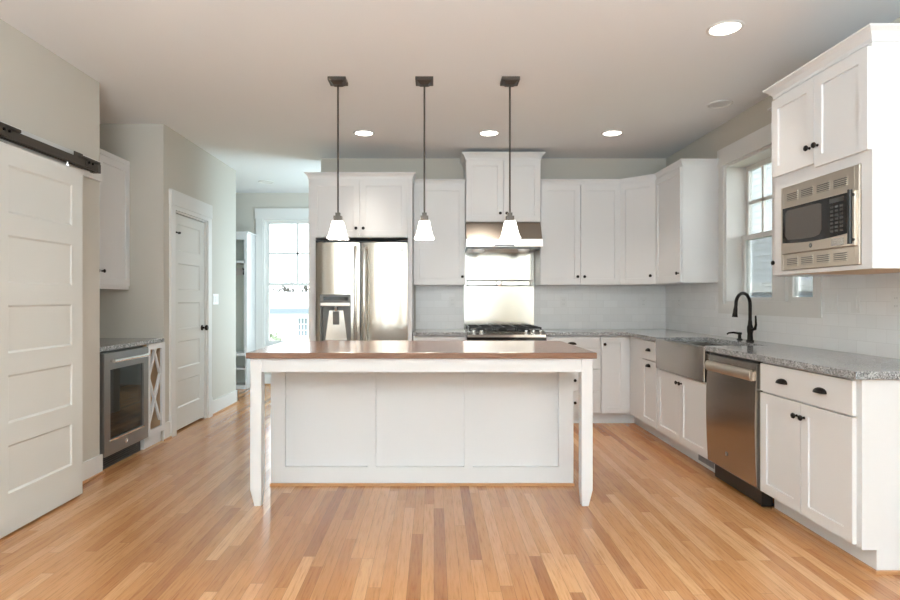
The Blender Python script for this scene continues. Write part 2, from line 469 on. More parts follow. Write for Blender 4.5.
def baseboard(name, mbs, label):
    b, sh = mbs
    o = struct(name, b, M['trim'], label, 'baseboard'); obj('shoe_moulding', sh, M['oakshoe'], o, label='oak coloured shoe moulding'); return o


b = MB().box(-2.375, -2.36, 3.66, 4.133, 0, 0.135); s_ = MB().box(-2.36, -2.346, 3.66, 4.133, 0, 0.016)
baseboard('baseboard_left', (b, s_), 'white baseboard on the sliding door wall')
b = MB().box(-2.37, -2.355, 5.065, 5.187, 0, 0.15); b.box(-2.37, -2.355, 6.138, 6.955, 0, 0.15); b.box(-2.6, -2.355, 6.94, 6.955, 0, 0.15)
s_ = MB().box(-2.355, -2.343, 6.138, 6.967, 0, 0.016); s_.box(-2.355, -2.343, 5.053, 5.187, 0, 0.016)
baseboard('baseboard_hall', (b, s_), 'white baseboard beside the hall door')
b = MB().box(-2.575, -1.2, 8.385, 8.4, 0, 0.15)
baseboard('baseboard_mudroom', (b, MB().box(-2.575, -1.2, 8.373, 8.385, 0, 0.016)), 'white baseboard under the hall window')
struct('trim_1', MB().box(-2.375, -2.353, 1.9, 4.119, 2.07, 2.208), M['trim'], 'white board behind the sliding door track', 'trim', bevel=0.003)


def window(name, label, loc, rz, wd, ht, units, casing, head, apron, mull=0.09, rail_z=None, screen=False, dp=0.148, brail=0.06):
    t = thing(name, label, 'window', loc, rz, kind='structure')
    b = MB()
    b.box(-casing, 0, -0.02, 0, -apron, ht); b.box(wd, wd + casing, -0.02, 0, -apron, ht)
    b.box(-casing - 0.012, wd + casing + 0.012, -0.026, 0, ht, ht + head); b.box(0, wd, -0.02, 0, -apron, 0)
    obj('casing', b, M['trim'], t)
    b = MB(); b.box(0, 0.02, 0.0, dp, 0, ht); b.box(wd - 0.02, wd, 0, dp, 0, ht); b.box(0.02, wd - 0.02, 0, dp, ht - 0.02, ht)
    uw = (wd - 0.04 - mull * (units - 1)) / units
    for k in range(units - 1): b.box(0.02 + (k + 1) * uw + k * mull, 0.02 + (k + 1) * uw + (k + 1) * mull, dp - 0.1, dp, 0.02, ht - 0.02)
    obj('jamb', b, M['trim'], t)
    obj('sill', MB().box(0.02, wd - 0.02, -0.005, dp, 0, 0.02), M['trim'], t)
    rz_ = rail_z or ht / 2
    for k in range(units):
        x0 = 0.02 + k * (uw + mull); x1 = x0 + uw
        for up in (0, 1):
            z0, z1 = (0.02, rz_ + 0.02) if not up else (rz_ - 0.02, ht - 0.02); y0 = dp - 0.073 if not up else dp - 0.04
            s = MB(); st = 0.045
            s.box(x0, x0 + st, y0, y0 + 0.032, z0, z1); s.box(x1 - st, x1, y0, y0 + 0.032, z0, z1)
            s.box(x0 + st, x1 - st, y0, y0 + 0.032, z0, z0 + (brail if not up else 0.04)); s.box(x0 + st, x1 - st, y0, y0 + 0.032, z1 - 0.04, z1)
            if up:
                s.box((x0 + x1) / 2 - 0.014, (x0 + x1) / 2 + 0.014, y0 + 0.006, y0 + 0.026, z0 + 0.04, z1 - 0.04)
                zz = (z0 + z1) / 2; s.box(x0 + st, x1 - st, y0 + 0.006, y0 + 0.026, zz - 0.014, zz + 0.014)
            so = obj('sash', s, M['trim'], t)
            obj('pane', MB().box(x0 + st, x1 - st, y0 + 0.014, y0 + 0.018, z0 + 0.04, z1 - 0.04), M['glass'], so)
            if screen and not up:
                obj('insect_screen', MB().box(x0 + 0.03, x1 - 0.03, dp - 0.004, dp - 0.0035, z0, z1), M['screen'], t)
    return t


window('window_1', 'double hung pair of windows over the sink', (2.535, 5.05, 1.2), RIGHT, 1.20, 1.2, 2, 0.08, 0.15, 0.085, mull=0.17, rail_z=0.565, screen=True, dp=0.208, brail=0.035)
window('window_2', 'tall double hung window at the end of the hall', (-2.477, 8.4, 0.55), 0, 0.947, 1.85, 1, 0.10, 0.148, 0.10, rail_z=0.907)

# hall door
FIVE = [(0.222, 0.474), (0.589, 0.841), (0.956, 1.208), (1.323, 1.575), (1.69, 1.942)]
d = thing('door_1', 'white five panel hall door in a wide white casing', 'door', (-2.37, 5.277, 0), LEFT, kind='structure')
b = MB().box(-0.09, 0, -0.02, 0, 0, 2.09); b.box(0.77, 0.86, -0.02, 0, 0, 2.09); b.box(-0.096, 0.862, -0.026, 0, 2.09, 2.226); b.box(-0.095, 0.004, -0.027, 0, 0, 0.20); b.box(0.766, 0.865, -0.027, 0, 0, 0.20)
b.box(0, 0.77, -0.02, 0, 2.05, 2.09)
obj('casing', b, M['trim'], d)
b = MB().box(0, 0.015, 0.0, 0.12, 0, 2.05); b.box(0.755, 0.77, 0, 0.12, 0, 2.05); b.box(0.015, 0.755, 0, 0.12, 2.035, 2.05)
obj('jamb', b, M['trim'], d)
leaf = obj('door_panel', slab(0.018, 0.752, 0.02, 2.03, 0.018, 0.058, 0.115, FIVE, rec=0.008, slope=0.010), M['door_paint'], d)
b = MB().lathe([(0.028, 0), (0.028, -0.006), (0.011, -0.010), (0.010, -0.03), (0.026, -0.04), (0.029, -0.052), (0.022, -0.062), (0, -0.065)], (0.69, 0.018, 0.945), 'y', 18)
obj('knob', b, M['bronze'], d, smooth=True)
for z in (0.25, 1.02, 1.80):
    b = MB().box(0.005, 0.03, 0.006, 0.018, z - 0.045, z + 0.045); b.tube([(0.017, 0.008, z - 0.05), (0.017, 0.008, z + 0.05)], 0.007, 8)
    if z > 1.5: b.tube([(0.017, 0.008, z + 0.05), (0.04, -0.01, z + 0.052), (0.085, -0.016, z + 0.052)], 0.008, 8); b.lathe([(0.013, 0), (0.013, 0.018)], (0.085, -0.016, z + 0.042), 'z', 10)
    obj('hinge', b, M['pewter'] if z < 1.5 else M['bronze'], d)

# backsplash tiles
struct('backsplash_back', MB().box(-0.20, 2.525, 6.32, 6.33, 0.914, 1.42), M['tile_back'], 'white subway tile behind the range', 'backsplash')
b = MB().box(2.525, 2.535, 5.13, 6.32, 0.914, 1.42); b.box(2.525, 2.535, 3.77, 5.13, 0.914, 1.115); b.box(2.525, 2.535, 2.0, 3.77, 0.914, 1.42)
struct('backsplash_right', b, M['tile_right'], 'white subway tile under the sink window', 'backsplash')

# ------------------------------------------------------------------ sliding door and its track
t = thing('sliding_barn_door', 'large white five panel barn door hanging from a dark track', 'sliding door', (-2.222, 2.905, 0.012), LEFT)
obj('door_slab', slab(0, 0.762, 0, 2.036, 0, 0.045, (0.122, 0.106), [(a - 0.012, c - 0.012) for a, c in FIVE], rec=0.0075, slope=0.011), M['door_paint'], t)
for x in (0.09, 0.66):
    b = MB().box(x - 0.035, x + 0.035, 0.008, 0.037, 2.036, 2.042); b.tube([(x, 0.03, 2.04), (x, 0.03, 2.07)], 0.007, 8)
    b.lathe([(0.013, 0), (0.013, 0.012)], (x, 0.03, 2.044), 'z', 6)
    obj('hanger_bolt', b, M['chrome'], t, label='shiny hanger bolt')
t = thing('barn_door_track', 'dark box rail track above the white barn door', 'track', (-2.353, 2.1, 0), LEFT)
b = MB(); x1 = 1.815                                  # C channel, open below
b.box(0, x1, -0.098, -0.094, 2.092, 2.142); b.box(0, x1, -0.054, -0.050, 2.092, 2.142); b.box(0, x1, -0.094, -0.054, 2.138, 2.142)
b.box(0, x1, -0.094, -0.084, 2.092, 2.095); b.box(0, x1, -0.064, -0.054, 2.092, 2.095)
obj('rail', b, M['track'], t)
for x in (0.25, 0.95, 1.70):
    br = MB().box(x - 0.11, x + 0.11, -0.105, -0.02, 2.142, 2.148); br.box(x - 0.045, x + 0.045, -0.026, -0.02, 2.10, 2.20)
    br.box(x - 0.045, x + 0.045, -0.104, -0.098, 2.10, 2.148); br.box(x - 0.11, x + 0.11, -0.105, -0.099, 2.142, 2.160)
    bo = obj('bracket', br, M['track'], t, bevel=0.001)
    for dx in (-0.02, 0.02): obj('bolt', MB().lathe([(0.009, 0), (0.009, -0.007), (0.004, -0.009)], (x + dx, -0.105, 2.128), 'y', 6), M['bronze'], bo)
    obj('bolt', MB().lathe([(0.010, 0), (0.010, 0.009)], (x, -0.075, 2.148), 'z', 6), M['bronze'], bo)
obj('end_stop', MB().box(x1 - 0.03, x1 + 0.008, -0.101, -0.047, 2.088, 2.145), M['track'], t, bevel=0.002)

# ------------------------------------------------------------------ drinks alcove
tag(obj('bar_countertop', MB().prism_z([(-2.97, 4.122), (-2.36, 4.122), (-2.36, 5.078), (-2.97, 5.078)], 0.866, 0.899), M['granite'], bevel=0.004),
    'short grey granite worktop over the wine cooler', 'countertop')
t = thing('wine_cooler', 'steel framed wine cooler with glass door and tubular handle', 'wine cooler', (-2.352, 4.14, 0), LEFT)
b = MB(); b.box(0, 0.635, 0.55, 0.58, 0.1, 0.858); b.box(0, 0.025, 0.045, 0.55, 0.1, 0.858); b.box(0.61, 0.635, 0.045, 0.55, 0.1, 0.858); b.box(0.025, 0.61, 0.045, 0.55, 0.838, 0.858); b.box(0.025, 0.61, 0.045, 0.55, 0.1, 0.12)
obj('body', b, M['greyplastic'], t)
b = MB(); b.box(0, 0.075, 0, 0.04, 0.105, 0.848); b.box(0.56, 0.635, 0, 0.04, 0.105, 0.848); b.box(0.075, 0.56, 0, 0.04, 0.725, 0.848); b.box(0.075, 0.56, 0, 0.04, 0.105, 0.215)
dr = obj('door', b, M['steel_dark'], t)
obj('glass_pane', MB().box(0.075, 0.56, 0.012, 0.02, 0.215, 0.725), M['cooler_glass'], dr)
obj('glass_strip', MB().box(0.065, 0.57, -0.004, 0.0, 0.205, 0.217), M['chrome'], dr, label='bright strip below the glass')
b = MB().tube([(0.05, -0.04, 0.79), (0.555, -0.04, 0.79)], 0.0135, 12)
for x in (0.08, 0.525): b.tube([(x, -0.04, 0.79), (x, 0.0, 0.79)], 0.009, 8)
obj('handle', b, M['chrome'], dr, smooth=True)
e = obj('emblem', MB().lathe([(0.018, 0), (0.018, -0.002), (0.013, -0.003), (0.012, -0.001), (0, -0.001)], (0.295, 0, 0.16), 'y', 20), M['chrome'], dr, smooth=True)
b = MB().box(0.03, 0.605, 0.05, 0.07, 0.0, 0.098)
for k in range(5): b.box(0.05, 0.545, 0.042, 0.05, 0.018 + k * 0.016, 0.026 + k * 0.016)
obj('kick_grille', b, M['black'], t)
for z in (0.27, 0.42, 0.57):
    b = MB().box(0.03, 0.605, 0.07, 0.085, z, z + 0.03)
    for k in range(9): b.tube([(0.05 + k * 0.066, 0.085, z + 0.008), (0.05 + k * 0.066, 0.54, z + 0.008)], 0.004, 6)
    obj('wire_shelf', b, M['raw'], t)
tag(obj('cabinet_filler_strip', MB().box(-2.80, -2.40, 4.122, 4.138, 0.0, 0.864), M['wall']), 'narrow filler strip between sliding door wall and wine cooler', 'filler strip')
t = thing('wine_rack', 'white wine rack with crossed slats beside the cooler', 'wine rack', (-2.37, 4.782, 0), LEFT)
b = MB().box(0, 0.02, 0, 0.56, 0.1, 0.864); b.box(0.273, 0.293, 0, 0.56, 0.1, 0.864); b.box(0.02, 0.273, 0.545, 0.56, 0.1, 0.864); b.box(0.02, 0.273, 0, 0.545, 0.1, 0.118); b.box(0.02, 0.273, 0, 0.545, 0.846, 0.864)
obj('box', b, M['raw'], t, label='unpainted wooden inside of the rack')
b = MB().box(-0.0, 0.03, -0.018, -0.0005, 0.1, 0.864); b.box(0.235, 0.293, -0.018, -0.0005, 0.1, 0.864); b.box(0.03, 0.235, -0.018, -0.0005, 0.82, 0.864); b.box(0.03, 0.235, -0.018, -0.0005, 0.1, 0.15)
obj('face_frame', b, M['white'], t)
for z0, z1, zm in ((0.20, 0.60, 0.60), (0.60, 1.0, 0.82)):
    for (xa, xb) in ((0.03, 0.235), (0.235, 0.03)):
        f_ = (zm - z0) / (z1 - z0); xe = xa + (xb - xa) * f_
        dx, dz = xe - xa, zm - z0; l_ = math.hypot(dx, dz); nx, nz = -dz / l_ * 0.010, dx / l_ * 0.010
        obj('cross_slat', MB().prism_y([(xa + nx, z0 + nz), (xa - nx, z0 - nz), (xe - nx, zm - nz), (xe + nx, zm + nz)], -0.012 if xa < xb else -0.006, 0.012), M['white'], t)
obj('base_board', MB().box(0, 0.293, 0.02, 0.5, 0.0, 0.1), M['white'], t)
t = thing('wall_cabinet', 'white wall cabinet hung in the alcove above the wine cooler', 'cabinet', (-2.685, 4.124, 0), LEFT)
obj('body', MB().box(0, 0.955, 0.0, 0.283, 1.35, 2.44), M['white'], t)
shaker(t, 0.02, 0.485, 1.352, 2.40); shaker(t, 0.489, 0.955, 1.352, 2.40)
obj('top_moulding', MB().box(0, 0.955, -0.02, 0.0, 2.403, 2.442), M['white'], t)
obj('light_rail', MB().box(0, 0.955, -0.012, 0.006, 1.322, 1.35), M['white'], t)
knob(t, 0.45, 1.465); knob(t, 0.53, 1.465)

tag(obj('light_switch_plate', MB().box(-2.37, -2.364, 6.21, 6.365, 1.18, 1.295), M['plate'], bevel=0.002), 'white switch plate on the wall beyond the hall door', 'light switch')
for y in (6.241, 6.2875, 6.334): obj('rocker', MB().box(-2.364, -2.361, y - 0.016, y + 0.016, 1.205, 1.27), M['plate'], bpy.data.objects['light_switch_plate'])

# ------------------------------------------------------------------ hall locker
t = thing('hall_locker', 'white mudroom locker with bench and hooks beside the hall window', 'locker', (-3.35, 8.0, 0), 0)
wd = 0.77
b = MB().box(0, 0.02, 0, 0.395, 0, 2.15); b.box(wd - 0.025, wd, 0, 0.395, 0, 2.15)
obj('side_panel', b, M['white'], t)
obj('back_panel', MB().box(0.02, wd - 0.025, 0.26, 0.27, 0.0, 2.12), M['locker_back'], t, label='pale green back panel')
obj('top', MB().box(-0.02, wd + 0.02, -0.02, 0.395, 2.15, 2.17), M['white'], t)
obj('shelf', MB().box(0.02, wd - 0.025, 0.0, 0.26, 1.74, 1.77), M['white'], t)
obj('bench_seat', MB().box(0.02, wd - 0.025, -0.03, 0.26, 0.46, 0.50), M['white'], t)
obj('face_frame', MB().box(0.02, wd - 0.025, 0.0, 0.02, 2.06, 2.15).box(0.36, 0.40, 0, 0.02, 1.77, 2.06).box(wd - 0.04, wd - 0.025, 0, 0.02, 0.5, 2.06), M['white'], t)
b = MB().box(0.37, 0.39, 0.0, 0.26, 0.05, 0.46); b.box(0.02, wd - 0.025, 0, 0.26, 0.0, 0.05); b.box(0.02, wd - 0.025, 0, 0.26, 0.265, 0.285)
obj('cubby', b, M['white'], t)
obj('hook_rail', MB().box(0.02, wd - 0.03, 0.242, 0.26, 1.58, 1.68), M['white'], t)
for x in (0.15, 0.32, 0.50, 0.655):
    b = MB().box(x - 0.012, x + 0.012, 0.235, 0.242, 1.59, 1.67)
    b.tube([(x, 0.237, 1.65), (x, 0.197, 1.655), (x, 0.177, 1.68)], 0.008, 8); b.tube([(x, 0.237, 1.61), (x, 0.207, 1.59), (x, 0.192, 1.61)], 0.008, 8)
    obj('coat_hook', b, M['bronze'], t)

# ------------------------------------------------------------------ base cabinets and worktops
def base_cab(name, label, loc, rz, wd, items, z_top=0.876, depth=0.59, knobs=(), pulls=(), toe=True, toe_x=(0, 0), cat='cabinet'):
    t = thing(name, label, cat, loc, rz)
    obj('body', MB().box(0, wd, 0, depth, 0.105, z_top), M['white'], t)
    if toe: obj('toe_board', MB().box(toe_x[0], wd + toe_x[1], 0.068, depth, 0, 0.105), M['toe'], t)
    for kind, x0, x1, z0, z1 in items:
        if kind == 'door': shaker(t, x0, x1, z0, z1)
        elif kind == 'drawer': obj('drawer_front', MB().box(x0, x1, -0.02, 0, z0, z1), M['white'], t, bevel=0.002)
        else: shaker(t, x0, x1, z0, z1, name='drawer_front', rail=0.05)
    for x, z in knobs: knob(t, x, z)
    for x, z in pulls: cup_pull(t, x, z)
    return t


YB = 5.73
base_cab('base_cabinet', 'white base cabinet between refrigerator and range', (-0.205, YB, 0), 0, 0.528,
         [('drawer', 0.012, 0.516, 0.712, 0.866), ('door', 0.012, 0.262, 0.117, 0.70), ('door', 0.266, 0.516, 0.117, 0.70)], knobs=[(0.235, 0.65), (0.293, 0.65)], pulls=[(0.264, 0.78)])
base_cab('drawer_cabinet', 'white drawer cabinet just right of the range', (1.095, YB, 0), 0, 0.548,
         [('drawer', 0.012, 0.536, 0.76, 0.866), ('drawer', 0.012, 0.536, 0.552, 0.752), ('drawer', 0.012, 0.536, 0.335, 0.545), ('drawer', 0.012, 0.536, 0.117, 0.328)],
         knobs=[(0.29, 0.44), (0.29, 0.22), (0.29, 0.65)], pulls=[(0.262, 0.79)])
base_cab('base_cabinet', 'narrow white one-door cabinet in the corner with a single knob', (1.644, YB, 0), 0, 0.29,
         [('door', 0.008, 0.248, 0.117, 0.866)], knobs=[(0.034, 0.795)], toe_x=(0, 0.068))
XR = 1.935
base_cab('pullout_cabinet', 'white pull-out cabinet with two cup pulls left of the sink', (XR, 5.728, 0), RIGHT, 0.742,
         [('drawer', 0.375, 0.735, 0.70, 0.866), ('door', 0.375, 0.735, 0.117, 0.69)], pulls=[(0.555, 0.775), (0.555, 0.635)], toe_x=(-0.069, 0))
t = base_cab('sink_cabinet', 'white two-door cabinet under the steel apron sink', (XR, 4.985, 0), RIGHT, 0.938,
             [('door', 0.012, 0.467, 0.117, 0.64), ('door', 0.471, 0.926, 0.117, 0.64)], z_top=0.652, knobs=[(0.44, 0.585), (0.498, 0.585)])
b = MB().box(0.60, 0.84, 0.064, 0.068, 0.025, 0.085)
for k in range(10): b.box(0.612 + k * 0.022, 0.622 + k * 0.022, 0.060, 0.064, 0.032, 0.078)
obj('toe_vent', b, M['slot'], t)
base_cab('base_cabinet', 'white two-door cabinet with wide drawer at the worktop end', (XR, 3.412, 0), RIGHT, 0.772,
         [('drawer', 0.008, 0.757, 0.705, 0.866), ('door', 0.008, 0.380, 0.117, 0.695), ('door', 0.384, 0.757, 0.117, 0.695)],
         knobs=[(0.352, 0.625), (0.412, 0.625)], pulls=[(0.225, 0.775), (0.54, 0.775)], depth=0.598)
e = bpy.data.objects['base_cabinet.002']
obj('end_panel', MB().box(0.772, 0.79, -0.0, 0.598, 0.105, 0.876).box(0.772, 0.79, 0.066, 0.598, 0, 0.105), M['white'], e)
obj('shoe_moulding', MB().box(0.0, 0.79, 0.053, 0.0655, 0, 0.014).box(0.7905, 0.803, 0.053, 0.598, 0, 0.014), M['oakshoe'], e, label='oak strip along the cabinet foot')

XC = 1.89
P = [(1.092, 6.318), (1.092, 5.685), (XC, 5.685), (XC, 4.945), (2.33, 4.945), (2.33, 4.052), (XC, 4.052), (XC, 2.60), (2.523, 2.60), (2.523, 6.318)]
tag(obj('granite_countertop', MB().prism_z(P, 0.878, 0.914), M['granite'], bevel=0.003), 'L-shaped grey granite worktop around the steel sink', 'countertop')
tag(obj('granite_countertop', MB().prism_z([(-0.205, 6.318), (-0.205, 5.685), (0.324, 5.685), (0.324, 6.318)], 0.878, 0.914), M['granite'], bevel=0.003),
    'small grey granite worktop between refrigerator and range', 'countertop')

# apron sink
t = thing('apron_sink', 'stainless apron front sink set into the granite worktop', 'sink', (1.90, 4.94, 0), RIGHT)
sw = 0.883; b = MB(); n = 12; front = []
for i in range(n + 1):
    u = i / n; front.append((sw * u, -0.012 - 0.008 * math.sin(PI * u)))
b.prism_z(front + [(sw, 0.03), (0, 0.03)], 0.655, 0.902)
b.box(0, 0.03, 0.03, 0.42, 0.655, 0.876); b.box(sw - 0.03, sw, 0.03, 0.42, 0.655, 0.876); b.box(0, sw, 0.39, 0.42, 0.655, 0.876); b.box(0.03, sw - 0.03, 0.03, 0.39, 0.655, 0.67)
obj('basin', b, M['steel_door'], t, bevel=0.004)
obj('drain', MB().lathe([(0.045, 0.0), (0.045, 0.004), (0.03, 0.005), (0.028, 0.002), (0, 0.002)], (sw / 2, 0.21, 0.67), 'z', 20), M['chrome'], t, smooth=True)

# faucet
t = thing('faucet', 'dark bronze gooseneck faucet behind the sink', 'faucet', (2.425, 4.45, 0.914), 0)
obj('base', MB().lathe([(0.028, 0), (0.028, 0.008), (0.021, 0.016), (0.019, 0.06), (0.022, 0.075), (0.022, 0.11), (0.016, 0.13), (0.014, 0.16)], (0, 0, 0), 'z', 18), M['bronze'], t, smooth=True)
th = math.radians(28); dv = Vector((-math.cos(th), -math.sin(th), 0)); R_ = 0.085
pts = [(0, 0, 0.14), (0, 0, 0.28)] + [tuple(dv * (R_ - R_ * math.cos(a)) + Vector((0, 0, 0.285 + R_ * math.sin(a)))) for a in [PI * k / 14 for k in range(1, 14)]]
e_ = dv * 2 * R_; pts += [(e_.x, e_.y, 0.28), tuple(e_ * 1.03 + Vector((0, 0, 0.255)))]
obj('spout', MB().tube(pts, 0.0125, 14), M['bronze'], t, smooth=True)
obj('spray_head', MB().tube([tuple(e_ * 1.02 + Vector((0, 0, 0.26))), tuple(e_ * 1.06 + Vector((0, 0, 0.22))), tuple(e_ * 1.08 + Vector((0, 0, 0.19)))], [0.014, 0.017, 0.021], 14), M['bronze'], t, smooth=True)
obj('lever', MB().tube([(0.0, -0.018, 0.09), (0.01, -0.05, 0.10), (0.012, -0.06, 0.13), (0.012, -0.055, 0.20)], [0.012, 0.012, 0.009, 0.006], 10), M['bronze'], t, smooth=True)
t = thing('soap_dispenser', 'small dark bronze soap dispenser beside the faucet', 'soap dispenser', (2.445, 4.64, 0.914), 0)
obj('base', MB().lathe([(0.022, 0), (0.022, 0.006), (0.013, 0.012), (0.012, 0.04), (0.017, 0.044), (0.017, 0.058), (0, 0.062)], (0, 0, 0), 'z', 16), M['bronze'], t, smooth=True)
obj('spout', MB().tube([(0, 0, 0.05), (-0.05, 0, 0.058), (-0.095, -0.01, 0.055), (-0.105, -0.01, 0.045)], [0.009, 0.008, 0.006, 0.006], 10), M['bronze'], t, smooth=True)

# dishwasher
t = thing('dishwasher', 'stainless dishwasher with wide bar handle right of the sink', 'dishwasher', (1.905, 4.036, 0), RIGHT)
dw = 0.612
obj('tub', MB().box(0.004, dw - 0.004, 0.035, 0.58, 0.10, 0.862), M['greyplastic'], t)
prof = []
for k in range(9):
    u = k / 8; prof.append((-0.0 - 0.012 * math.sin(PI * u) , 0.125 + u * (0.856 - 0.125)))
dr = obj('door', MB().prism_x(prof + [(0.033, 0.856), (0.033, 0.125)], 0, dw), M['steel_door'], t, smooth=True)
obj('dark_gap_strip', MB().box(0.0, dw, 0.012, 0.034, 0.8565, 0.868), M['black'], t)  # dark gap under the worktop drawn as a black strip
b = MB(); pr = []
for k in range(13):
    a = PI * k / 12; pr.append((-0.008 - 0.018 * math.sin(a), 0.782 - 0.034 * math.cos(a)))
b.prism_x(pr, 0.012, dw - 0.035)
for x in (0.02, dw - 0.05): b.box(x, x + 0.03, -0.02, 0.0, 0.755, 0.805)
obj('handle', b, M['steel_warm'], dr, smooth=True)
emblem(dr, 0.27, 0.235, -0.0068, 0.013)
obj('kick_plate', MB().box(0.01, dw - 0.01, 0.045, 0.07, 0.012, 0.10), M['black'], t)
for x in (0.04, dw - 0.06): obj('foot', MB().lathe([(0.016, 0), (0.016, 0.012), (0.008, 0.014), (0.008, 0.1)], (x, 0.12, 0), 'z', 12), M['black'], t)
obj('side_skirt', MB().box(dw - 0.009, dw - 0.001, 0.03, 0.09, 0.014, 0.10), M['black'], t)

# ------------------------------------------------------------------ wall cabinets
ZB, ZT, ZC = 1.385, 2.425, 2.475


def wall_cab(label, loc, rz, wd, depth, ndoors, knobs, zb=ZB, zt=ZT, zc=ZC, cr=0.03, left=False, right=False, light=True, rev=0.006):
    t = thing('wall_cabinet', label, 'cabinet', loc, rz)
    obj('body', MB().box(0, wd, 0, depth, zb, zt + 0.03), M['white'], t)
    dwid = (wd - 2 * rev - 0.004 * (ndoors - 1)) / ndoors
    for k in range(ndoors):
        x0 = rev + k * (dwid + 0.004); shaker(t, x0, x0 + dwid, zb + 0.006, zt - 0.012)
    crown(t, wd, depth, zt, zc, cr, left, right)
    for x in knobs: knob(t, x, zb + 0.085)
    return t


YU = 5.995; DU = 0.333
wall_cab('white single-door wall cabinet between refrigerator and hood', (-0.213, YU, 0), 0, 0.535, DU, 1, [0.505])
wall_cab('white double-door wall cabinet right of the range hood', (1.097, YU, 0), 0, 0.828, DU, 2, [0.38, 0.45])
XU = 2.20
# diagonal corner cabinet
P0, P1 = Vector((1.927, YU)), Vector((XU, 5.722)); dl = (P1 - P0).length
t = thing('corner_wall_cabinet', 'white diagonal corner wall cabinet with one door', 'cabinet', (P0.x, P0.y, 0), -PI / 4)
c45 = math.sqrt(0.5); bk = DU
poly = [(0, 0), (dl, 0), (dl + 0.22, 0.22), (dl / 2, dl / 2 + 0.455), (-0.22, 0.22)]
obj('body', MB().prism_z(poly, ZB, ZT + 0.03), M['white'], t)
shaker(t, 0.008, dl - 0.008, ZB + 0.006, ZT - 0.012); crown(t, dl, 0.02, ZT, ZC, 0.03, False, False)
knob(t, dl - 0.05, ZB + 0.085)
wall_cab('white one-door wall cabinet between the corner and the sink window', (XU, 5.720, 0), RIGHT, 0.585, 0.332, 1, [0.55], right=True)
wall_cab('narrow white wall cabinet between sink window and microwave', (XU, 3.745, 0), RIGHT, 0.338, 0.332, 1, [0.05], left=True)

# hood cabinet
wall_cab('tall white double-door cabinet above the range hood', (0.326, 5.93, 0), 0, 0.764, 0.398, 2, [0.348, 0.414], zb=2.028, zt=2.665, zc=2.735, cr=0.042, left=True, right=True)

# refrigerator surround
t = thing('refrigerator_surround', 'white two-door cabinet and side panels framing the refrigerator', 'cabinet', (-1.232, 5.70, 0), 0)
fw = 1.016
obj('side_panel', MB().box(0, 0.068, 0, 0.628, 0, 2.42), M['white'], t); obj('side_panel', MB().box(fw - 0.04, fw, 0, 0.628, 0, 2.42), M['white'], t)
obj('body', MB().box(0.068, fw - 0.04, 0, 0.628, 1.845, 2.42), M['white'], t)
shaker(t, 0.03, 0.503, 1.852, 2.405); shaker(t, 0.508, fw - 0.045, 1.852, 2.405)
crown(t, fw, 0.628, 2.42, 2.48, 0.036, True, True, rd=0.22)
knob(t, 0.470, 1.932); knob(t, 0.541, 1.932)

# microwave cabinet
t = thing('microwave_cabinet', 'deep white cabinet with two doors over the microwave opening', 'cabinet', (1.97, 3.352, 0), RIGHT)
mw = 0.746; md_ = 0.563
b = MB().box(0, 0.018, 0, md_, 1.378, 2.395); b.box(mw - 0.018, mw, 0, md_, 1.378, 2.395); b.box(0.018, mw - 0.018, 0, md_, 1.90, 2.395); b.box(0.018, mw - 0.018, 0.5, md_, 1.40, 1.90)
b.box(0.018, 0.084, 0, 0.02, 1.378, 1.90); b.box(mw - 0.066, mw - 0.018, 0, 0.02, 1.378, 1.90); b.box(0.084, mw - 0.066, 0, 0.02, 1.378, 1.398); b.box(0.084, mw - 0.066, 0, 0.02, 1.866, 1.90)
obj('body', b, M['white'], t)
obj('underside', MB().box(0.018, mw - 0.018, 0.02, 0.5, 1.381, 1.398), M['raw'], t, label='unpainted wooden underside')
shaker(t, 0.002, 0.371, 1.938, 2.378); shaker(t, 0.375, mw - 0.004, 1.915, 2.378)
crown(t, mw, md_, 2.395, 2.458, 0.045, True, True, ld=0.2)
knob(t, 0.342, 2.022); knob(t, 0.404, 2.022)

# microwave
t = thing('microwave_oven', 'built-in stainless microwave with vented trim frame', 'microwave', (1.97, 3.272, 1.40), RIGHT)
kw, kh = 0.60, 0.462; y0 = -0.012
b = MB(); b.box(0, 0.022, y0, 0, 0, kh); b.box(kw - 0.03, kw, y0, 0, 0, kh); b.box(0.022, kw - 0.03, y0, 0, 0.345, kh); b.box(0.022, kw - 0.03, y0, 0, 0, 0.088)
obj('trim_frame', b, M['steel_warm'], t, bevel=0.002)
for zc in (0.402, 0.045):
    for k in range(4):
        x0 = 0.055 + k * 0.125; v = MB().box(x0, x0 + 0.095, y0 - 0.0008, y0 + 0.001, zc - 0.022, zc + 0.022)
        vo = obj('vent', v, M['greyplastic'], t); l_ = MB()
        for q in range(5): l_.box(x0, x0 + 0.095, y0 - 0.004, y0 - 0.0008, zc - 0.021 + q * 0.0095, zc - 0.021 + q * 0.0095 + 0.0048)
        obj('louver', l_, M['steel_warm'], vo)
obj('housing', MB().box(0.03, kw - 0.04, 0.0, 0.42, 0.085, 0.348), M['greyplastic'], t)
n = 12; top_, low = 0.345, 0.088
fr = MB().box(0.022, kw - 0.012, y0 - 0.012, y0 + 0.01, low, top_)
do = obj('door_frame', fr, M['steel_warm'], t, bevel=0.003)
xs = [0.036 + (kw - 0.088) * i / n for i in range(n + 1)]
def bowz(x): return 0.150 - 0.012 * math.sin(PI * (x - 0.036) / (kw - 0.088))
prof = [(x, bowz(x)) for x in xs] + [(xs[-1], top_ - 0.004), (xs[0], top_ - 0.004)]
gp = obj('door_glass', MB().prism_y(prof, y0 - 0.0135, y0 - 0.011), M['blackglass'], t)
YG = y0 - 0.0142
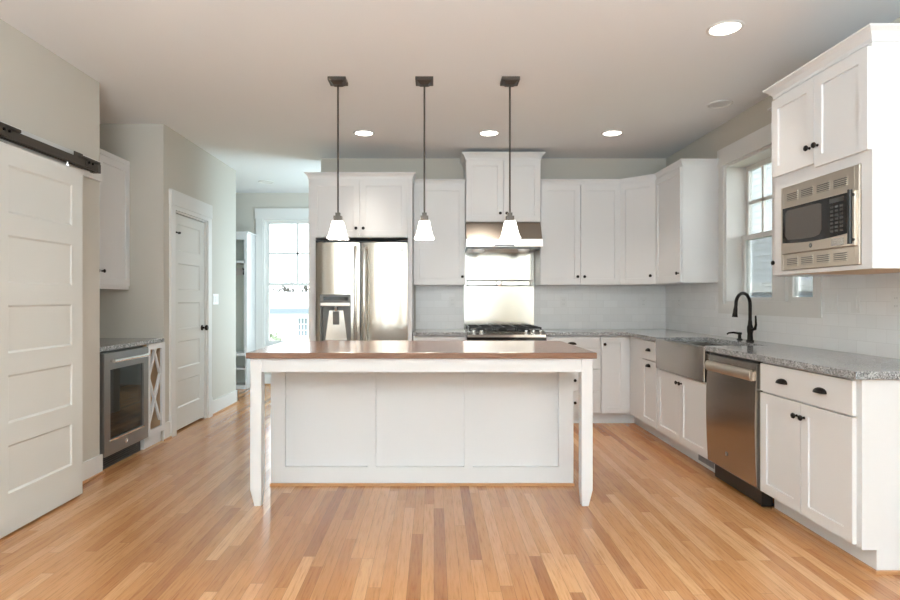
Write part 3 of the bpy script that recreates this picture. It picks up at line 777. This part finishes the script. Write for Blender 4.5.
obj('viewing_window', MB().prism_y([(0.062, 0.185), (0.085, 0.165), (0.20, 0.158), (0.30, 0.158), (0.345, 0.164), (0.362, 0.19), (0.362, 0.318), (0.34, 0.325), (0.08, 0.325), (0.06, 0.31)], YG, y0 - 0.0132), M['windowglass_dark'], gp)
bt = MB()
for r_ in range(7):
    for c_ in range(3): bt.box(0.425 + c_ * 0.034, 0.448 + c_ * 0.034, YG, y0 - 0.0132, 0.165 + r_ * 0.0195, 0.175 + r_ * 0.0195)
obj('keypad', bt, M['button'], gp)
obj('clock_display', MB().box(0.42, 0.52, YG, y0 - 0.0132, 0.308, 0.33), M['button'], gp)
b = MB().tube([(kw - 0.004, y0 - 0.040, 0.095), (kw - 0.004, y0 - 0.040, 0.345)], 0.010, 12)
for z in (0.115, 0.323): b.tube([(kw - 0.004, y0 - 0.040, z), (kw - 0.014, y0 - 0.015, z)], 0.007, 8)
obj('handle', b, M['black'], do, smooth=True, label='dark vertical bar handle')
obj('release_button', MB().box(0.43, 0.52, y0 - 0.0135, y0 - 0.012, 0.098, 0.135), M['steel'], do, bevel=0.001)
emblem(do, 0.275, 0.117, y0 - 0.012, 0.012)

# ------------------------------------------------------------------ refrigerator
t = thing('refrigerator', 'stainless french door refrigerator with water dispenser', 'refrigerator', (-1.152, 5.625, 0), 0)
rw = 0.895
obj('case', MB().box(0.005, rw - 0.005, 0.075, 0.68, 0.03, 1.79), M['greyplastic'], t)
obj('hinge_cover', MB().box(0.0, 0.10, 0.02, 0.16, 1.79, 1.812).box(rw - 0.10, rw, 0.02, 0.16, 1.79, 1.812).box(0.1, rw - 0.1, 0.075, 0.16, 1.79, 1.806), M['black'], t)


def bowed(x0, x1, z0, z1, bow=0.028, n=14, yb=0.07, hole=None):
    b = MB(); xs = [x0 + (x1 - x0) * i / n for i in range(n + 1)]
    def yf(x):
        u = (x - x0) / (x1 - x0); e = min(u, 1 - u); r = 0.012
        return 0.028 - bow * max(0.0, math.sin(PI * u)) ** 0.8
    if not hole:
        b.prism_z([(x, yf(x)) for x in xs] + [(x1, yb), (x0, yb)], z0, z1)
    else:
        h0, h1, k0, k1 = hole
        b.prism_z([(x, yf(x)) for x in xs] + [(x1, yb), (x0, yb)], k1, z1)
        b.prism_z([(x, yf(x)) for x in xs] + [(x1, yb), (x0, yb)], z0, k0)
        la = [x0 + (h0 - x0) * i / 4 for i in range(5)]; ra = [h1 + (x1 - h1) * i / 4 for i in range(5)]
        b.prism_z([(x, yf(x)) for x in la] + [(h0, yb), (x0, yb)], k0, k1)
        b.prism_z([(x, yf(x)) for x in ra] + [(x1, yb), (h1, yb)], k0, k1)
    return b


sp = 0.437
dl_ = obj('door', bowed(0, sp - 0.008, 0.72, 1.79, hole=(0.045, 0.345, 0.80, 1.285)), M['steel_v'], t, smooth=True)
dr_ = obj('door', bowed(sp + 0.008, rw, 0.72, 1.79), M['steel_v'], t, smooth=True)
fz = obj('freezer_drawer', bowed(0, rw, 0.06, 0.71, bow=0.02), M['steel_v'], t, smooth=True)
for dd, x in ((dl_, sp - 0.042), (dr_, sp + 0.042)):
    b = MB().tube([(x, -0.035, 0.78), (x, -0.052, 0.85), (x, -0.055, 1.25), (x, -0.052, 1.68), (x, -0.035, 1.75)], 0.013, 12)
    for z in (0.80, 1.73): b.tube([(x, -0.04, z), (x, 0.03, z)], 0.010, 8)
    obj('handle', b, M['chrome'], dd, smooth=True)
b = MB().tube([(0.08, -0.05, 0.64), (rw - 0.08, -0.05, 0.64)], 0.013, 12)
for x in (0.11, rw - 0.11): b.tube([(x, -0.05, 0.64), (x, 0.02, 0.64)], 0.010, 8)
obj('handle', b, M['chrome'], fz, smooth=True)
b = MB().box(0.045, 0.345, 0.0, 0.012, 1.165, 1.285); b.box(0.045, 0.345, 0.068, 0.07, 0.80, 1.165); b.box(0.045, 0.06, 0.0, 0.068, 0.83, 1.165); b.box(0.33, 0.345, 0, 0.068, 0.83, 1.165)
ds = obj('dispenser', b, M['greyplastic'], dl_)
obj('display_panel', MB().box(0.08, 0.32, -0.004, 0.0, 1.225, 1.262), M['blackglass'], ds)
obj('button_strip', MB().box(0.05, 0.34, -0.006, 0.0, 1.172, 1.205), M['steel'], ds, bevel=0.002)
obj('tap_lever', MB().prism_x([(0.05, 0.99), (0.035, 0.99), (0.03, 1.12), (0.05, 1.12)], 0.165, 0.225), M['greyplastic'], ds, bevel=0.002)
obj('nozzle', MB().lathe([(0.02, 0), (0.02, -0.03), (0.012, -0.04), (0, -0.04)], (0.195, 0.035, 1.165), 'z', 14), M['chrome'], ds, smooth=True)
obj('paddle', MB().prism_y([(0.085, 0.836), (0.305, 0.836), (0.265, 1.13), (0.125, 1.13)], 0.050, 0.066), M['steel'], ds, bevel=0.003)
obj('drip_tray', MB().box(0.045, 0.345, -0.025, 0.066, 0.80, 0.835), M['steel'], ds, bevel=0.003)
emblem(dr_, 0.405 + sp, 1.715, 0.012, 0.014)
obj('base_grille', MB().box(0.02, rw - 0.02, 0.08, 0.10, 0.0, 0.055), M['black'], t)

# ------------------------------------------------------------------ hood, splash panel, range
t = thing('range_hood', 'brushed steel under-cabinet range hood over the range', 'range hood', (0.322, 5.82, 0), 0)
hw = 0.772
b = MB().prism_x([(0.008, 1.843), (0.115, 2.024), (0.485, 2.024), (0.485, 1.843)], 0.006, hw - 0.006)
obj('canopy', b, M['steel_hood'], t)
b = MB().box(0, hw, 0, 0.012, 1.765, 1.843); b.box(0, 0.012, 0.012, 0.485, 1.765, 1.843); b.box(hw - 0.012, hw, 0.012, 0.485, 1.765, 1.843); b.box(0.012, hw - 0.012, 0.012, 0.485, 1.838, 1.843)
obj('lip', b, M['steel'], t, bevel=0.002)
obj('filter', MB().box(0.02, hw - 0.02, 0.02, 0.485, 1.745, 1.768), M['greyplastic'], t)
for x in (0.13, hw - 0.18):
    obj('lamp', MB().lathe([(0.06, 0), (0.06, -0.012), (0.05, -0.025), (0, -0.028)], (x, 0.09, 1.745), 'z', 20), M['plate'], t, smooth=True)
obj('switch', MB().box(hw / 2 - 0.10, hw / 2 + 0.10, -0.002, 0.0, 1.772, 1.785), M['greyplastic'], t)
t = thing('splash_panel', 'shiny steel splash panel with shelf rail behind the range', 'splash panel', (0.327, 6.312, 0), 0)
sw = 0.762
obj('lower_sheet', MB().box(0, sw, 0, 0.0075, 0.916, 1.345), M['steel_sheet'], t)
obj('upper_sheet', MB().box(0, sw, -0.003, 0.0075, 1.352, 1.83), M['steel_sheet'], t)
b = MB().box(0.0, sw, -0.010, -0.003, 1.345, 1.360)
obj('seam_strip', b, M['steel'], t)
b = MB().tube([(0.02, -0.035, 1.44), (sw - 0.02, -0.035, 1.44)], 0.006, 8); b.tube([(0.02, -0.035, 1.385), (sw - 0.02, -0.035, 1.385)], 0.005, 8)
for x in (0.04, sw / 2, sw - 0.04): b.tube([(x, -0.035, 1.385), (x, -0.035, 1.44), (x, -0.003, 1.44)], 0.005, 8)
obj('shelf_rail', b, M['chrome'], t, smooth=True)
obj('badge', MB().lathe([(0.03, 0), (0.03, -0.004), (0.022, -0.006), (0, -0.006)], (sw / 2, -0.036, 1.412), 'y', 20), M['chrome'], t, smooth=True)

t = thing('gas_range', 'slide-in gas range with black grates and steel control edge', 'range', (0.329, 5.655, 0), 0)
gw = 0.758
obj('body', MB().box(0, gw, 0.03, 0.65, 0.09, 0.895), M['greyplastic'], t)
obj('oven_door', MB().box(0.004, gw - 0.004, 0.0, 0.03, 0.27, 0.80), M['steel'], t, bevel=0.003)
obj('oven_window', MB().box(0.13, gw - 0.13, -0.003, 0, 0.38, 0.66), M['blackglass'], t)
b = MB().tube([(0.05, -0.05, 0.755), (gw - 0.05, -0.05, 0.755)], 0.012, 12)
for x in (0.08, gw - 0.08): b.tube([(x, -0.05, 0.755), (x, 0, 0.755)], 0.009, 8)
obj('handle', b, M['chrome'], t, smooth=True)
obj('warming_drawer', MB().box(0.004, gw - 0.004, 0.0, 0.03, 0.10, 0.26), M['steel'], t, bevel=0.003)
obj('toe_base', MB().box(0.02, gw - 0.02, 0.06, 0.6, 0, 0.09), M['black'], t)
obj('trim_band', MB().box(-0.008, gw + 0.008, -0.012, 0.03, 0.80, 0.868), M['blackglass'], t, label='black band under the control edge')
cp = obj('control_panel', MB().prism_x([(-0.02, 0.868), (-0.02, 0.893), (0.085, 0.93), (0.085, 0.90), (0.03, 0.895), (0.03, 0.868)], 0, gw), M['chrome'], t)
for x in (0.06, 0.135, 0.575, 0.645, 0.715):
    b = MB().lathe([(0.020, 0), (0.019, 0.018), (0.013, 0.026), (0, 0.027)], (0, 0, 0), 'z', 16)
    ko = obj('knob', b, M['chrome'], cp, smooth=True); ko.location = (x, 0.03, 0.912); ko.rotation_euler = (math.radians(20), 0, 0)
obj('cooktop', MB().box(-0.002, gw + 0.002, 0.085, 0.65, 0.9, 0.918), M['black'], t, bevel=0.002)
for x, y in ((0.16, 0.20), (0.16, 0.48), (gw / 2, 0.34), (gw - 0.16, 0.20), (gw - 0.16, 0.48)):
    obj('burner', MB().lathe([(0.045, 0), (0.045, 0.01), (0.032, 0.012), (0.032, 0.018), (0, 0.02)], (x, y, 0.918), 'z', 16), M['iron'], t, smooth=True)
for x0, x1 in ((0.02, 0.265), (0.27, gw - 0.27), (gw - 0.265, gw - 0.02)):
    b = MB()
    for x in (x0 + 0.006, (x0 + x1) / 2, x1 - 0.006): b.box(x - 0.006, x + 0.006, 0.10, 0.64, 0.945, 0.96)
    for y in (0.106, 0.28, 0.45, 0.634): b.box(x0, x1, y - 0.006, y + 0.006, 0.945, 0.96)
    for x in (x0 + 0.006, x1 - 0.006):
        for y in (0.106, 0.634): b.box(x - 0.006, x + 0.006, y - 0.006, y + 0.006, 0.918, 0.946)
    obj('grate', b, M['iron'], t)

# ------------------------------------------------------------------ island
t = thing('kitchen_island', 'white panelled kitchen island base with two tapered legs', 'kitchen island', (-0.075, 3.46, 0), 0)
PX0, PX1, PY, IY = -0.998, 0.990, 0.396, 0.955
obj('body', MB().box(PX0 + 0.002, PX1 - 0.002, PY + 0.024, IY, 0.0, 0.884), M['white'], t)
b = MB(); zt = 0.884
st = [(PX0, PX0 + 0.082), (-0.366, -0.312), (0.278, 0.332), (PX1 - 0.086, PX1)]
for x0, x1 in st: b.box(x0, x1, PY, PY + 0.024, 0.0, zt)
for (a, c) in ((st[0][1], st[1][0]), (st[1][1], st[2][0]), (st[2][1], st[3][0])):
    b.box(a, c, PY, PY + 0.024, 0.0, 0.125); b.box(a, c, PY, PY + 0.024, 0.80, zt); b.box(a, c, PY + 0.020, PY + 0.024, 0.125, 0.80)
obj('back_panel', b, M['white'], t)
b = MB(); pz = [(0.12, 0.80)]
for x0, x1 in ((PX0 - 0.012, PX0), (PX1, PX1 + 0.012)): b.box(x0, x1, PY, IY, 0, zt)
obj('end_panel', b, M['white'], t)
for x0, x1 in ((PX0, -0.34), (-0.335, 0.31), (0.315, PX1)):
    m_ = (x0 + x1) / 2
    for a, c in ((x0 + 0.005, m_ - 0.002), (m_ + 0.002, x1 - 0.005)):
        s = slab(a, c, 0.117, 0.87, 0, 0.02, 0.057, [(0.174, 0.813)]); s.v = [(x, IY + 0.02 - y, z) for x, y, z in s.v]
        obj('door', s, M['white'], t)
obj('shoe_moulding', MB().box(PX0 - 0.015, PX1 + 0.015, PY - 0.013, PY, 0, 0.017), M['oakshoe'], t, label='oak strip along the island foot')
LW = 0.067
for sx in (-1, 1):
    xo = -1.022 if sx < 0 else 1.022 - LW + 0.0
    b = MB().box(xo, xo + LW, 0, LW, 0.10, 0.884)
    o1 = (xo + 0.022, xo + LW - 0.006) if sx < 0 else (xo + 0.006, xo + LW - 0.022)
    b = MB(); vs = []
    for (x0, x1, y0_, y1_, z) in ((o1[0], o1[1], 0.010, LW - 0.012, 0.0), (xo, xo + LW, 0, LW, 0.10), (xo, xo + LW, 0, LW, 0.884)):
        vs += [(x0, y0_, z), (x1, y0_, z), (x1, y1_, z), (x0, y1_, z)]
    fs = [(3, 2, 1, 0), (8, 9, 10, 11)]
    for k in (0, 4):
        for q in range(4): fs.append((k + q, k + (q + 1) % 4, k + (q + 1) % 4 + 4, k + q + 4))
    b.add(vs, fs); obj('leg', b, M['white'], t, bevel=0.002)
b = MB().box(-1.022 + LW, 1.022 - LW, 0.004, 0.024, 0.804, 0.884); b.box(-1.018, -0.998, LW, PY, 0.804, 0.884); b.box(0.998, 1.018, LW, PY, 0.804, 0.884)
obj('apron', b, M['white'], t)
tag(obj('island_countertop', MB().box(-1.117, 0.967, 3.44, 4.44, 0.886, 0.921), M['walnut'], bevel=0.003), 'long walnut wood worktop on the white island', 'countertop')

# ------------------------------------------------------------------ pendants and downlights
def pendant(x, y, label):
    t = thing('pendant_lamp', label, 'pendant lamp', (x, y, H), 0, group='pendant lamps over the island')
    c = MB().box(-0.062, 0.062, -0.062, 0.062, -0.022, 0.0); c.frustum((-0.028, 0.028, -0.028, 0.028), -0.04, (-0.05, 0.05, -0.05, 0.05), -0.022)
    obj('canopy', c, M['pewter'], t)
    obj('rod', MB().tube([(0, 0, -0.03), (0, 0, -0.955)], 0.0065, 10), M['pewter'], t, smooth=True)
    f = MB().box(-0.016, 0.016, -0.016, 0.016, -0.955, -0.932); f.box(-0.027, 0.027, -0.027, 0.027, -0.990, -0.955)
    obj('fitter', f, M['pewter'], t)
    s = MB(); rr = [(0.035, -0.990), (0.041, -1.012), (0.050, -1.058), (0.058, -1.093), (0.070, -1.114), (0.066, -1.114), (0.046, -1.058), (0.037, -1.012), (0.031, -0.994)]
    vs = []; fs = []
    for r, z in rr: vs += [(-r, -r, z), (r, -r, z), (r, r, z), (-r, r, z)]
    for i in range(len(rr) - 1):
        for k in range(4): fs.append((i * 4 + k, i * 4 + (k + 1) % 4, (i + 1) * 4 + (k + 1) % 4, (i + 1) * 4 + k))
    s.add(vs, fs); obj('glass_shade', s, M['shade'], t)
    obj('bulb', MB().lathe([(0, -1.075), (0.02, -1.065), (0.028, -1.04), (0.02, -1.01), (0.012, -0.98)], (0, 0, 0), 'z', 14), M['lens'], t, smooth=True)
    l = bpy.data.lights.new('pendant_glow', 'POINT'); l.energy = 6.5; l.color = (1, 0.90, 0.78); l.shadow_soft_size = 0.03
    o = bpy.data.objects.new('pendant_glow', l); COL.objects.link(o); o.parent = t; o.location = (0, 0, -1.095)
    return t


pendant(-0.672, 4.06, 'frosted glass pendant lamp hanging in front of the refrigerator')
pendant(-0.067, 4.06, 'frosted glass pendant lamp hanging at the middle of the island')
pendant(0.531, 4.06, 'frosted glass pendant lamp hanging in front of the range hood')


def downlight(x, y, label, on=True, r=0.098, power=42):
    t = thing('recessed_light', label, 'recessed light', (x, y, H), 0, group='recessed ceiling lights')
    obj('trim_ring', MB().lathe([(r, 0), (r, -0.004), (r * 0.86, -0.008), (r * 0.80, -0.003), (r * 0.80, 0)], (0, 0, 0), 'z', 36), M['trim'], t, smooth=True)
    obj('lens', MB().lathe([(r * 0.80, -0.001), (r * 0.80, -0.004), (0, -0.004)], (0, 0, 0), 'z', 36), M['lens'] if on else M['lens_off'], t)
    if on:
        l = bpy.data.lights.new('downlight_beam', 'SPOT'); l.energy = power; l.color = (1, 0.91, 0.80); l.spot_size = math.radians(76); l.spot_blend = 1.0; l.shadow_soft_size = 0.07
        o = bpy.data.objects.new('downlight_beam', l); COL.objects.link(o); o.parent = t; o.location = (0, 0, -0.02)


downlight(1.649, 3.286, 'large lit ceiling light nearest the microwave cabinet', power=22)
downlight(1.647, 5.36, 'lit ceiling light above the corner, rightmost of the far three', power=42)
downlight(0.51, 5.36, 'lit ceiling light before the tall hood cabinet, middle of three', power=42)
downlight(-0.648, 5.36, 'lit ceiling light above the refrigerator, leftmost of the far three', power=42)
downlight(2.25, 4.567, 'unlit ceiling light above the sink window', False, 0.095)
downlight(-2.2, 7.6, 'unlit ceiling light above the hall window', False, 0.10)


# ------------------------------------------------------------------ outlets and switches on the tiles
def plate(name, label, cat, loc, rz, gangs=1, kind='outlet'):
    t = thing(name, label, cat, loc, rz, group='white cover plates on the tile')
    wd = 0.072 + 0.046 * (gangs - 1)
    obj('cover', MB().box(-wd / 2, wd / 2, -0.006, 0, -0.058, 0.058), M['plate'], t, bevel=0.0015)
    for g in range(gangs):
        x = (g - (gangs - 1) / 2) * 0.046
        if kind == 'switch': obj('rocker', MB().box(x - 0.016, x + 0.016, -0.009, -0.006, -0.033, 0.033), M['plate'], t, bevel=0.001)
        else:
            for z in (-0.022, 0.022):
                s = obj('socket', MB().box(x - 0.017, x + 0.017, -0.008, -0.006, z - 0.015, z + 0.015), M['plate'], t, bevel=0.001)
                obj('slot', MB().box(x - 0.008, x - 0.006, -0.0085, -0.008, z - 0.004, z + 0.007).box(x + 0.006, x + 0.008, -0.0085, -0.008, z - 0.004, z + 0.007), M['slot'], s)


plate('outlet', 'white outlet on the tile left of the steel splash panel', 'outlet', (0.20, 6.32, 1.205), 0)
plate('outlet', 'white outlet on back tile nearest the steel splash panel, right side', 'outlet', (1.41, 6.32, 1.205), 0)
plate('outlet', 'white outlet on back tile below the diagonal cabinet', 'outlet', (2.28, 6.32, 1.20), 0)
plate('outlet', 'white outlet on side tile just past the corner', 'outlet', (2.525, 5.96, 1.20), RIGHT)
plate('light_switch', 'white switch on side tile below the cabinet left of the window', 'light switch', (2.525, 5.24, 1.20), RIGHT, 1, 'switch')
plate('light_switch', 'white double switch plate right of the sink window', 'light switch', (2.525, 3.68, 1.215), RIGHT, 2, 'switch')
plate('light_switch', 'white single switch plate beside the double plate', 'light switch', (2.525, 3.47, 1.215), RIGHT, 1, 'switch')
plate('outlet', 'white outlet under the microwave cabinet nearest the worktop end', 'outlet', (2.525, 3.16, 1.222), RIGHT)

# ------------------------------------------------------------------ outside
o = struct('ground', MB().box(-40, 40, -12, 60, -1.4, -1.3), M['lawn'], 'pale winter lawn outside', 'ground')
t = thing('neighbour_house', 'pale blue sided house seen through the sink window', 'house', (7.0, 12.0, -1.3), 0)
s = MB(); z = 2.9
while z < 6.6:
    s.add([(-0.02, -5.5, z), (-0.02, 5.5, z), (0, 5.5, z + 0.14), (0, -5.5, z + 0.14), (0, -5.5, z), (0, 5.5, z)], [(0, 1, 2, 3), (0, 4, 5, 1), (0, 3, 4), (1, 5, 2)]); z += 0.14
obj('siding', s.box(0.001, 4, -5.5, 5.5, 2.9, 6.6), M['siding'], t)
obj('trim_band', MB().box(-0.05, 4, -5.5, 5.5, 2.68, 2.9), M['house_white'], t)
obj('foundation', MB().box(-0.01, 4, -5.5, 5.5, 0, 2.68), M['foundation'], t)
obj('roof', MB().prism_y([(-0.5, 6.5), (2, 8.6), (4.5, 6.5), (4.5, 6.7), (2, 8.85), (-0.5, 6.7)], -5.9, 5.9), M['roof'], t)
t = thing('neighbour_garage', 'pale garage seen through the hall window', 'garage', (-5.2, 21.0, -1.3), 0)
obj('wall', MB().box(-0.9, 3.5, 0, 4, 0, 2.15), M['house_white'], t)
obj('roof', MB().prism_x([(-0.45, 2.1), (2, 2.65), (4.4, 2.1), (4.4, 2.25), (2, 2.82), (-0.45, 2.3)], -1.2, 3.8), M['pale_roof'], t)
obj('fascia', MB().box(-1.2, 3.8, -0.47, -0.455, 2.02, 2.2), M['foundation'], t)
wf = obj('window', MB().box(0.28, 0.62, -0.02, 0, 1.2, 1.85), M['foundation'], t)
mm = MB()
for x in (0.28, 0.39, 0.505, 0.62): mm.box(x - 0.01, x + 0.01, -0.03, -0.02, 1.2, 1.85)
for z in (1.2, 1.41, 1.63, 1.85): mm.box(0.27, 0.63, -0.03, -0.02, z - 0.01, z + 0.01)
obj('muntin', mm, M['house_white'], wf)


def tree(name, label, x, y, h, seed, spread):
    rnd = random.Random(seed); b = MB()
    def grow(p, d, l, r, lv):
        q = p + d * l; mid = p + d * l * 0.5 + Vector((rnd.uniform(-1, 1), rnd.uniform(-1, 1), 0)) * l * 0.05
        b.tube([p, mid, q], [r, r * 0.85, r * 0.7], 6)
        if lv == 0: return
        for _ in range(3):
            nd = (d + Vector((rnd.uniform(-1, 1), rnd.uniform(-1, 1), rnd.uniform(-0.1, 0.7))) * spread).normalized()
            grow(q, nd, l * 0.68, r * 0.6, lv - 1)
    grow(Vector((0, 0, 0)), Vector((0, 0, 1)), h * 0.32, h * 0.034, 4)
    o = obj(name, b, M['bark']); o.location = (x, y, -1.3); tag(o, label, 'tree', 'bare trees behind the garage'); return o


tree('bare_tree', 'bare grey tree behind the garage roof, nearer of the two', -8.0, 30, 3.9, 3, 0.7)
tree('bare_tree', 'bare grey tree behind the garage roof, farther of the two', -8.7, 36, 4.6, 5, 0.7)
rnd = random.Random(2); b = MB()
for k in range(160):
    a, c_, r = rnd.uniform(0, 2 * PI), rnd.uniform(-1, 1), rnd.uniform(0.3, 1) ** 0.4
    p = Vector((math.cos(a) * math.sqrt(1 - c_ * c_) * 0.35 * r, math.sin(a) * math.sqrt(1 - c_ * c_) * 0.35 * r, 0.75 + c_ * 0.7 * r))
    u = Vector((rnd.uniform(-1, 1), rnd.uniform(-1, 1), rnd.uniform(-1, 1))).normalized() * 0.07; v_ = u.orthogonal() * 0.6
    b.add([p - u, p + v_, p + u, p - v_], [(0, 1, 2, 3)])
t = thing('garden_shrub', 'small shrub against the pale garage wall', 'shrub', (-5.62, 20.3, -1.3), 0)
obj('foliage', b, M['leaf'], t)
obj('stem', MB().tube([(0, 0, 0), (0.01, 0, 0.4), (0, 0, 0.8)], 0.03, 8), M['bark'], t)
